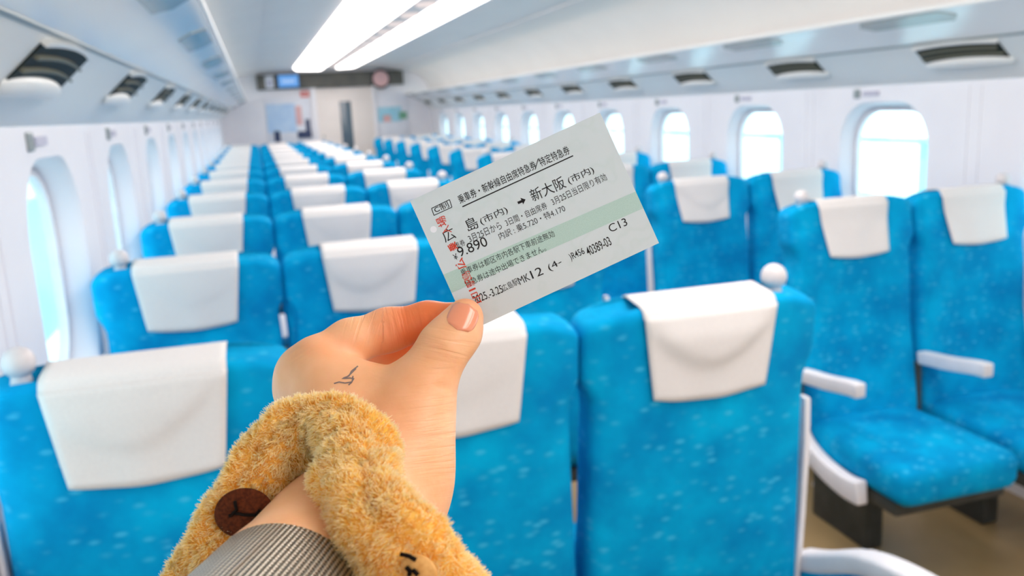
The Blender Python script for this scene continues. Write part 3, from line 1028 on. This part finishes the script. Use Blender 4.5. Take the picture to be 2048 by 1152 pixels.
def on_skin_patch(name, uv_fn, nu, nv, lift, m, parent, th=.0004):
    """curved plate lying on the skin; uv_fn(a, b) gives pixels"""
    top = []; bot = []
    for i in range(nu + 1):
        for j in range(nv + 1):
            u, v = uv_fn(i / nu, j / nv); t = raymarch(u, v)
            l = lift(i / nu, j / nv)
            top.append(cpt(u, v, t - l)); bot.append(cpt(u, v, t + th))
    w = nv + 1; n = len(top)
    V = [toW(p) for p in top + bot]; Fc = []
    for i in range(nu):
        for j in range(nv):
            q = (i * w + j, i * w + j + 1, (i + 1) * w + j + 1, (i + 1) * w + j)
            Fc.append(q); Fc.append(tuple(n + x for x in q[::-1]))
    rim = [i * w for i in range(nu + 1)] + [nu * w + j for j in range(1, nv + 1)] + [i * w + nv for i in range(nu - 1, -1, -1)] + [j for j in range(nv - 1, 0, -1)]
    for a, b in zip(rim, rim[1:] + rim[:1]): Fc.append((a, b, n + b, n + a))
    return pyd(name, V, Fc, m, parent, True, 60)
# thumbnail: rounded plate
def nail_uv(a, b):
    c = np.array((926.0, 634.0)); ax = np.array((.42, -.91)); ay = np.array((.91, .42))
    y = -1 + 2 * a; x = -1 + 2 * b
    wd = 31 * (1 - .06 * (y + 1) / 2) * (1 - abs(y) ** 3.2) ** .45 if abs(y) < 1 else 0.5
    return c + ax * y * 28 + ay * x * wd
nail = on_skin_patch('thumbnail', nail_uv, 12, 12, lambda a, b: .00012 + .0005 * (1 - (2 * b - 1) ** 4) * (1 - (2 * a - 1) ** 6), M['nail'], person)
nail['label'] = 'glossy pink thumbnail'
# tattoo: thin line of ink
def ribbon(pts, wpx):
    V = []; Fc = []
    for i, (u, v) in enumerate(pts):
        a = np.array(pts[max(i - 1, 0)]); b = np.array(pts[min(i + 1, len(pts) - 1)])
        d = (b - a) / np.linalg.norm(b - a); nn = np.array((-d[1], d[0])) * wpx / 2
        for s in (1, -1):
            x = np.array((u, v)) + nn * s; t = raymarch(*x) - .00012
            V.append(toW(cpt(x[0], x[1], t)))
    for i in range(len(pts) - 1): Fc.append((2 * i, 2 * i + 1, 2 * i + 3, 2 * i + 2))
    return V, Fc
M['tattoo'] = mat('tattoo_ink', srgb(128, 112, 108), 0.6, 0.2)
V = []; Fc = []
def dens(p, k=4):
    return [tuple(np.array(a) + (np.array(b) - np.array(a)) * i / k) for a, b in zip(p, p[1:]) for i in range(k)] + [p[-1]]
for line in ([(716, 732), (703, 742), (698, 752), (684, 757), (700, 756), (708, 757), (703, 764), (690, 766)], [(690, 766), (678, 764), (668, 767)], [(706, 752), (704, 764), (697, 770)], [(712, 737), (700, 749), (690, 757)]):
    a, b = ribbon(dens(line), 2.6); k = len(V); V += a; Fc += [tuple(k + x for x in q) for q in b]
o = pyd('tattoo', V, Fc, M['tattoo'], person, False); o['label'] = 'small grey line tattoo on the back of the hand'

# ---- train ticket
TL, TRt, BR = np.array((820., 402.)), np.array((1200., 225.)), np.array((1318., 486.))
eX = (TRt - TL) / 85.0; eY = (BR - TRt) / 57.5      # pixels per millimetre on the ticket plane
PXM = TD / F_PX                                      # metres per pixel at that distance
def tk(px, lift=0.0):
    return cpt(px[0], px[1], TD) + np.array((0, 0, lift))
ticket = bpy.data.objects.new('train_ticket', None); COL.objects.link(ticket)
TB = CM @ Vector(tk(TL + eX * 42.5 + eY * 28.75)); ticket.location = TB; ticket.empty_display_size = .02
ticket.rotation_euler = ROT.to_euler()
TC = tk(TL + eX * 42.5 + eY * 28.75)
def tl(px, lift=0.0): return Vector(tk(px, lift) - TC)
tag(ticket, 'pale green paper train ticket with black printing held up in the hand', 'ticket')

def paper():
    m = mat('ticket_paper', srgb(214, 222, 222), 0.7, 0.25)
    N = NT(m); tc = N.n('ShaderNodeTexCoord')
    n1 = N.n('ShaderNodeTexNoise'); n1.inputs['Scale'].default_value = 3500; n1.inputs['Detail'].default_value = 3
    N.l(tc.outputs['Object'], n1.inputs['Vector'])
    n2 = N.n('ShaderNodeTexNoise'); n2.inputs['Scale'].default_value = 75; n2.inputs['Detail'].default_value = 2
    N.l(tc.outputs['Object'], n2.inputs['Vector'])
    wm = N.ramp(n2.outputs[0], [(0.52, (0, 0, 0, 1)), (0.60, (1, 1, 1, 1)), (0.66, (0, 0, 0, 1))])
    c0 = N.mix(N.math('MULTIPLY', wm, 0.22), srgb(206, 215, 219), srgb(184, 203, 198))
    c1 = N.mix(N.math('MULTIPLY', n1.outputs[0], 0.18), c0, srgb(192, 203, 204))
    N.l(c1, N.p.inputs['Base Color'])
    return m
M['paper'] = paper()
M['mint'] = noise_mat('ticket_mint_print', srgb(182, 207, 199), srgb(172, 199, 191), 2500, 0.7, 0.25)
def flat(name, polys, lift, m, th=0.0):
    bm = bmesh.new()
    for poly in polys:
        vs = [bm.verts.new(tl(p, lift)) for p in poly]
        f = bm.faces.new(vs)
        if f.normal.z < 0: f.normal_flip()
    if th:
        r = bmesh.ops.extrude_face_region(bm, geom=bm.faces[:])
        bmesh.ops.translate(bm, verts=[e for e in r['geom'] if isinstance(e, bmesh.types.BMVert)], vec=(0, 0, -th))
    return from_bm(name, bm, m, ticket, False)
def mm(x, y): return TL + eX * x + eY * y
flat('ticket_card', [[mm(0, 0), mm(85, 0), mm(85, 57.5), mm(0, 57.5)]], 0, M['paper'], .00028)
Z1 = lambda x, y: np.array((800 + x / 2.504, 200 + y / 2.504))   # reading coordinates of an enlarged view
def to_mm(p):
    A = np.array((eX, eY)).T
    return np.linalg.solve(A, np.array(p) - TL)
la = to_mm(Z1(232, 868)); lb = to_mm(Z1(262, 965)); ra = to_mm(Z1(1180, 458)); rb = to_mm(Z1(1212, 545))
band = [mm(0.02, la[1])] + [mm(84.98, ra[1]), mm(84.98, rb[1]), mm(0.02, lb[1])]
flat('ticket_stripe', [band], .00002, M['mint'])

texts = []
def txt(s, p0, p1, h, m, up=0.0, rot=None, wt=0.0):
    """text s whose baseline runs from p0 to p1 (enlarged-view coordinates), h = glyph height"""
    c = bpy.data.curves.new('t', 'FONT'); c.body = s; c.offset = wt
    o = bpy.data.objects.new('t', c); COL.objects.link(o)
    texts.append((o, Z1(*p0), Z1(*p1), h / 2.504, m))
K, RD = 'ink', 'redink'
txt('乗車券・新幹線自由席特急券', (302, 522), (690, 343), 46, K, wt=.006)
txt('特定特急券', (707, 335), (856, 268), 46, K, wt=.006)
txt('C', (178, 565), (202, 554), 25, K, wt=.012)
txt('制', (207, 556), (249, 536), 33, K, wt=.002)
txt('広', (228, 716), (284, 690), 62, K, wt=.002)
txt('島', (345, 662), (399, 637), 64, K, wt=.002)
txt('(市内)', (412, 632), (546, 569), 46, K, wt=.002)
txt('新大阪', (668, 512), (836, 437), 64, K, wt=.002)
txt('(市内)', (852, 428), (978, 369), 46, K, wt=.002)
txt('車券', (283, 748), (331, 725), 33, K)
txt('3月25日から', (352, 716), (514, 645), 40, K)
txt('3日間・自由席券', (536, 634), (742, 543), 38, K)
txt('3月25日当日限り有効', (768, 530), (1040, 400), 40, K)
txt('¥', (275, 803), (294, 794), 30, K)
txt('9.890', (300, 788), (443, 728), 50, K)
txt('内訳 : 乗5.720・特4.170', (503, 702), (832, 557), 38, K)
txt('乗車券は都区市内各駅下車前途無効', (312, 884), (778, 683), 36, K)
txt('特急券は途中出場できません。', (334, 940), (735, 755), 36, K)
txt('2025.-3.25', (375, 1022), (520, 962), 40, K, wt=.004)
txt('広島駅', (520, 962), (598, 922), 36, K)
txt('MK', (602, 926), (655, 900), 38, K)
txt('12', (664, 896), (720, 872), 42, K)
txt('(4-', (755, 864), (818, 828), 42, K)
txt(')R456', (860, 812), (932, 778), 44, K, wt=.004)
txt('40389-03', (945, 782), (1063, 724), 46, K, wt=.004)
txt('C13', (1055, 664), (1142, 626), 40, K)
# the red stamp reads upwards along the left edge
def stamp(s, c, along, h, wt=0.0):
    eu = eX / np.linalg.norm(eX); ev = eY / np.linalg.norm(eY)
    p = np.array(c, float)
    p0 = p + ev * along / 2 + eu * h / 2; p1 = p - ev * along / 2 + eu * h / 2
    txt(s, p0, p1, h, RD, wt=wt)
stamp('場', (209, 609), 52, 50, .008)
stamp('入', (232, 652), 42, 44, .004)
stamp('乗', (264, 735), 44, 46, .03)
stamp('広', (302, 822), 56, 50, .014)
stamp('島', (332, 880), 44, 46, .0)
stamp('駅', (350, 915), 44, 44, .0)
stamp('1', (362, 950), 9, 36, .0)
stamp('印', (384, 992), 60, 44, .0)
bpy.context.view_layer.update()
dg = bpy.context.evaluated_depsgraph_get()
acc = {K: ([], []), RD: ([], [])}
for o, p0, p1, h, key in texts:
    me = bpy.data.meshes.new_from_object(o.evaluated_get(dg))
    n = len(me.vertices)
    if n == 0: continue
    co = np.empty(n * 3); me.vertices.foreach_get('co', co); co = co.reshape(-1, 3)
    x0, x1 = co[:, 0].min(), co[:, 0].max(); y0, y1 = co[:, 1].min(), co[:, 1].max()
    dx = (p1 - p0); L = np.linalg.norm(dx); dx = dx / L; dy = np.array((dx[1], -dx[0]))
    q = (co[:, :1] - x0) / (x1 - x0) * L * dx + (co[:, 1:2] - y0) / (y1 - y0) * h * dy + p0
    if key == K and o.data.body in ('/',): pass
    V, Fc = acc[key]; k = len(V)
    V += [tl(p, .00004 if key == K else .00005) for p in q]
    Fc += [tuple(k + i for i in p.vertices) for p in me.polygons]
    bpy.data.meshes.remove(me)
for o, *_ in texts:
    c = o.data; bpy.data.objects.remove(o); bpy.data.curves.remove(c)
def line_poly(a, b, w):
    a, b = Z1(*a), Z1(*b); d = (b - a) / np.linalg.norm(b - a); nn = np.array((-d[1], d[0])) * w / 2.504 / 2
    return [a + nn, b + nn, b - nn, a - nn]
def add_poly(key, poly, lift=.00004):
    V, Fc = acc[key]; k = len(V); V += [tl(p, lift) for p in poly]; Fc.append(tuple(range(k, k + len(poly))))
add_poly(K, line_poly((679, 341), (692, 294), 4))
add_poly(K, line_poly((312, 535), (867, 279), 6))
bx = [(158, 543), (248, 499), (260, 537), (170, 578)]
for a, b in zip(bx, bx[1:] + bx[:1]): add_poly(K, line_poly(a, b, 4))
add_poly(K, line_poly((590, 516), (612, 506), 13))
add_poly(K, [Z1(*p) for p in ((603, 490), (629, 498), (617, 523))])
for key, nm in ((K, 'printed_text'), (RD, 'red_stamp')):
    me = bpy.data.meshes.new(nm); me.from_pydata([tuple(v) for v in acc[key][0]], [], acc[key][1]); me.validate()
    link(nm, me, M[key], ticket, False)
pc = Z1(168, 648)
flat('punch_mark', [[pc + 6.6 * np.array((math.cos(2 * PI * i / 28), math.sin(2 * PI * i / 28))) for i in range(28)]], .00003, M['white'])

# ---- fuzzy wristband: a plush loop hanging round the wrist
bandP = [(318, 1265, .292, 58), (404, 1135, .294, 62), (484, 1008, .300, 72), (560, 895, .305, 74), (636, 848, .305, 68), (704, 886, .294, 88), (714, 964, .278, 100),
         (746, 1042, .260, 102), (828, 1118, .252, 98), (910, 1220, .268, 92), (900, 1330, .312, 90), (720, 1420, .345, 84), (520, 1420, .340, 76), (370, 1360, .315, 66)]
def crom(P, n=8):
    out = []; L = len(P)
    for i in range(L):
        a, b, c, d = (np.array(P[(i + k) % L], float) for k in (-1, 0, 1, 2))
        for k in range(n):
            t = k / n
            out.append(0.5 * (2 * b + (c - a) * t + (2 * a - 5 * b + 4 * c - d) * t * t + (3 * b - a - 3 * c + d) * t ** 3))
    return out
bp = crom(bandP)
path = [cpt(*p[:3]) for p in bp]; rad = [p[3] / F_PX * p[2] for p in bp]
NS = 30
ctr = np.mean(path, 0)
rngf = np.random.default_rng(4)
bv = []; nrmv = []
npth = len(path)
for i in range(npth):
    t = path[(i + 1) % npth] - path[i - 1]; t /= np.linalg.norm(t)
    fwd = np.array((0, 0, 1.0)); a = fwd - t * (fwd @ t); a /= np.linalg.norm(a); b = np.cross(t, a)
    for k in range(NS):
        w = 2 * PI * k / NS
        x, y = math.cos(w) * .62, math.sin(w)
        r = rad[i] * (1 + .05 * math.sin(i * .9 + 3 * w) + .04 * math.sin(i * .37 - 2 * w + 1))
        # a soft fold running along the front
        r *= 1 - .22 * math.exp(-((w - 5.6 - .25 * math.sin(i * .12)) / .28) ** 2) - .10 * math.exp(-((w - .9 - .3 * math.sin(i * .2 + 1)) / .25) ** 2)
        r -= .0022
        bv.append(path[i] + (a * x + b * y) * r)
        nn = a * math.cos(w) / .62 + b * math.sin(w); nrmv.append(nn / np.linalg.norm(nn))
bv = np.array(bv); nrmv = np.array(nrmv)
bf = np.array([(i * NS + k, i * NS + (k + 1) % NS, ((i + 1) % npth) * NS + (k + 1) % NS, ((i + 1) % npth) * NS + k) for i in range(npth) for k in range(NS)])
bandobj = bpy.data.objects.new('plush_wristband', None); COL.objects.link(bandobj); bandobj.location = HB; bandobj.empty_display_size = .04
tag(bandobj, 'fuzzy golden plush wristband looped round the wrist below the hand', 'wristband')

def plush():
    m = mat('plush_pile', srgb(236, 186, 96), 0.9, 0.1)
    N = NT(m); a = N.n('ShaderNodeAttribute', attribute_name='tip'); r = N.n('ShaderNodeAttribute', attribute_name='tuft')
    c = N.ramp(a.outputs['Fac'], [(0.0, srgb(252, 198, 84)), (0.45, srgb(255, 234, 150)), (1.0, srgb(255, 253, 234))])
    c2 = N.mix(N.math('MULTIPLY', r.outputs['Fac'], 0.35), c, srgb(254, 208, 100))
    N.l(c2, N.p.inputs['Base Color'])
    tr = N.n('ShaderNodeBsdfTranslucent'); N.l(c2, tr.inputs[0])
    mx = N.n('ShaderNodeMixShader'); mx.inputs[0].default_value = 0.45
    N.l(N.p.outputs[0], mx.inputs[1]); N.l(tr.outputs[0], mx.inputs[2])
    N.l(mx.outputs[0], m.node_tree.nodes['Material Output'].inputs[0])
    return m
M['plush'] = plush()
link('plush_backing', fast_mesh('plush_backing', toWn(bv), bf), noise_mat('plush_backing', srgb(252, 212, 118), srgb(248, 192, 88), 200, 0.95, 0.1), bandobj)
# pile: many short curly fibres grown from the backing
NF = 105000
fidx = rngf.integers(0, len(bf), NF * 2)
fc = bv[bf[fidx]].mean(1)
uu, vv = nproj(fc)
fidx = fidx[:NF]; nfb = len(fidx)
w4 = rngf.random((nfb, 2))
q = bv[bf[fidx]]; qn = nrmv[bf[fidx]]
bil = lambda z: (z[:, 0] * ((1 - w4[:, :1]) * (1 - w4[:, 1:])) + z[:, 1] * ((1 - w4[:, :1]) * w4[:, 1:]) + z[:, 2] * (w4[:, :1] * w4[:, 1:]) + z[:, 3] * (w4[:, :1] * (1 - w4[:, 1:])))
root_p = bil(q); nn = bil(qn); nn /= np.linalg.norm(nn, axis=1)[:, None]
# tufts: fibres near a common centre lean together
cell = np.floor(root_p / .0022).astype(int)
hsh = (cell[:, 0] * 73856093) ^ (cell[:, 1] * 19349663) ^ (cell[:, 2] * 83492791)
def hrand(h, s): return (((h * 2654435761 + s * 40503) >> 7) % 10007) / 10007.0
lean = np.stack([hrand(hsh, s) - .5 for s in (1, 2, 3)], 1) * 1.3 + rngf.normal(0, .22, (nfb, 3)) + np.array((0, -.15, 0))
tuft = hrand(hsh, 9)
ln = (.0022 + .0013 * rngf.random(nfb))[:, None]
d1_ = nn + lean * .45; d1_ /= np.linalg.norm(d1_, axis=1)[:, None]
d2_ = nn * .6 + lean * 1.2; d2_ /= np.linalg.norm(d2_, axis=1)[:, None]
p0_ = root_p - nn * .0004; p1_ = p0_ + d1_ * ln * .6; p2_ = p1_ + d2_ * ln * .5
side = np.cross(d1_, rngf.normal(0, 1, (nfb, 3))); side /= np.linalg.norm(side, axis=1)[:, None]
w0 = .00018
V = np.concatenate([p0_ - side * w0, p0_ + side * w0, p1_ + side * w0 * .8, p1_ - side * w0 * .8, p2_ - side * w0 * .3, p2_ + side * w0 * .3])
ii = np.arange(nfb)
Fq = np.concatenate([np.stack([ii, ii + nfb, ii + 2 * nfb, ii + 3 * nfb], 1), np.stack([ii + 3 * nfb, ii + 2 * nfb, ii + 5 * nfb, ii + 4 * nfb], 1)])
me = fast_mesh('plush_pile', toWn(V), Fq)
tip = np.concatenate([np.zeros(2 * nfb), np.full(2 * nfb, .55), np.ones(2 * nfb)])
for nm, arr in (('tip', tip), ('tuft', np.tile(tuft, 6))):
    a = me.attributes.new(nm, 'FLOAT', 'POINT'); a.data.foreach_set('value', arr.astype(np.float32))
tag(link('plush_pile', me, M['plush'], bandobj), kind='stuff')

# sewn patches on the band
def patch_disc(name, cu, cv, ru, rv, ang, d, bulge, m, tilt=(0, 0)):
    V = []; Fc = []; nr, na = 6, 36
    ca, sa = math.cos(ang), math.sin(ang)
    for side_ in (0, 1):
        for i in range(nr + 1):
            for k in range(na):
                r = i / nr; w = 2 * PI * k / na
                x, y = ru * r * math.cos(w), rv * r * math.sin(w)
                u, v = cu + x * ca - y * sa, cv + x * sa + y * ca
                dd = d - bulge * (1 - r * r) * (1 if side_ == 0 else 0) + (.0016 if side_ else 0) + tilt[0] * (u - cu) + tilt[1] * (v - cv)
                V.append(toW(cpt(u, v, dd)))
    nn_ = (nr + 1) * na
    for s in (0, 1):
        for i in range(nr):
            for k in range(na):
                l = (k + 1) % na
                Fc.append((s * nn_ + i * na + k, s * nn_ + i * na + l, s * nn_ + (i + 1) * na + l, s * nn_ + (i + 1) * na + k))
    for k in range(na):
        l = (k + 1) % na; Fc.append((nr * na + k, nr * na + l, nn_ + nr * na + l, nn_ + nr * na + k))
    return pyd(name, V, Fc, m, bandobj, True)
M['felt'] = noise_mat('brown_felt', srgb(96, 46, 24), srgb(70, 32, 18), 900, 0.9, 0.1, bump=0.0004)
M['thread'] = mat('dark_thread', srgb(22, 14, 10), 0.8, 0.1)
M['leather'] = noise_mat('beige_patch', srgb(226, 172, 104), srgb(208, 150, 82), 500, 0.7, 0.2)
dpt = .300 - 66 / F_PX * .300 * .62 - .0022
fp = patch_disc('felt_patch', 488, 1026, 60, 50, -.15, dpt, .002, M['felt'], (1.2e-5, 0)); fp['label'] = 'dark brown oval felt patch'
V = []; Fc = []
for ln_ in ([(470, 1002), (473, 1020), (464, 1030), (458, 1032)], [(470, 1026), (490, 1030), (512, 1030), (520, 1020)]):
    pth = [toW(cpt(u, v, dpt - .0022 + 1.2e-5 * (u - 488))) for u, v in dens(ln_, 3)]
    a, b = sweep(pth, .0006, 6); k = len(V); V += a; Fc += [tuple(k + x for x in qq) for qq in b]
pyd('stitching', V, Fc, M['thread'], fp, True)
d2 = .252 - 98 / F_PX * .252 * .62 - .0012
tp = patch_disc('tag_patch', 838, 1140, 38, 30, .5, d2, .0012, M['leather']); tp['label'] = 'beige patch with dark stitches'
V = []; Fc = []
for ln_ in ([(800, 1108), (818, 1112), (832, 1120)], [(812, 1134), (820, 1142), (818, 1152)], [(826, 1140), (836, 1150)]):
    pth = [toW(cpt(u, v, d2 - .0016)) for u, v in dens(ln_, 3)]
    a, b = sweep(pth, .0007, 6); k = len(V); V += a; Fc += [tuple(k + x for x in qq) for qq in b]
pyd('stitching', V, Fc, M['thread'], tp, True)

# ---- woven steel bracelet round the forearm
ax0 = np.array((-.0687, -.0997, -.265)); ax1 = np.array((-.093, -.126, -.15))
axd = (ax1 - ax0) / np.linalg.norm(ax1 - ax0)
e1 = np.array((0, 1.0, 0)) - axd * axd[1]; e1 /= np.linalg.norm(e1); e2 = np.cross(axd, e1)
V = []; UVs = []; NA, NL = 160, 44
LEN = .050
for side_ in (0, 1):
    for i in range(NL + 1):
        s = i / NL
        rb_ = .0291 + .0012 * s + (.0 if side_ == 0 else -.0011)
        if side_ == 0 and (i == 0 or i == NL): rb_ -= .0003
        for k in range(NA):
            w = 2 * PI * k / NA
            V.append(toW(ax0 + axd * (-.003 + LEN * s) + (e1 * math.cos(w) + e2 * math.sin(w)) * rb_))
            UVs.append((w * .029, LEN * s))
n1_ = (NL + 1) * NA; Fc = []
for sd in (0, 1):
    for i in range(NL):
        for k in range(NA):
            l = (k + 1) % NA
            Fc.append((sd * n1_ + i * NA + k, sd * n1_ + i * NA + l, sd * n1_ + (i + 1) * NA + l, sd * n1_ + (i + 1) * NA + k))
for i in (0, NL):
    for k in range(NA):
        l = (k + 1) % NA; Fc.append((i * NA + k, i * NA + l, n1_ + i * NA + l, n1_ + i * NA + k))
def steel():
    m = mat('woven_steel', srgb(196, 190, 178), 0.3, 0.5, 0.9)
    N = NT(m); a = N.n('ShaderNodeAttribute', attribute_name='weave')
    sx = N.n('ShaderNodeSeparateXYZ'); N.l(a.outputs['Vector'], sx.inputs[0])
    u, v = sx.outputs[0], sx.outputs[1]
    rows = N.math('SINE', N.math('MULTIPLY', u, 2 * PI / .0016))
    tw = N.math('SINE', N.math('ADD', N.math('MULTIPLY', v, 2 * PI / .0013), N.math('MULTIPLY', u, 2 * PI / .0032)))
    h = N.math('ADD', N.math('MULTIPLY', rows, 0.75), N.math('MULTIPLY', tw, 0.3))
    f = N.ramp(h, [(0.0, (0, 0, 0, 1)), (0.55, (1, 1, 1, 1))])
    hh = N.math('MULTIPLY', N.math('ADD', h, 1.05), 0.5)
    N.l(N.mix(N.math('MINIMUM', N.math('MAXIMUM', N.math('MULTIPLY', hh, 1.4), 0.0), 1.0), srgb(42, 40, 36), srgb(204, 197, 184)), N.p.inputs['Base Color'])
    N.bump(h, 0.0003, 0.9)
    return m
M['steel'] = steel()
br = bpy.data.objects.new('mesh_bracelet', None); COL.objects.link(br); br.location = HB; br.empty_display_size = .03
tag(br, 'silver woven metal mesh bracelet round the forearm below the fuzzy wristband', 'bracelet')
me = bpy.data.meshes.new('woven_band'); me.from_pydata([tuple(v) for v in V], [], Fc); me.update()
a = me.attributes.new('weave', 'FLOAT_VECTOR', 'POINT')
a.data.foreach_set('vector', np.array([(x, y, 0) for x, y in UVs], np.float32).ravel())
link('woven_band', me, M['steel'], br)
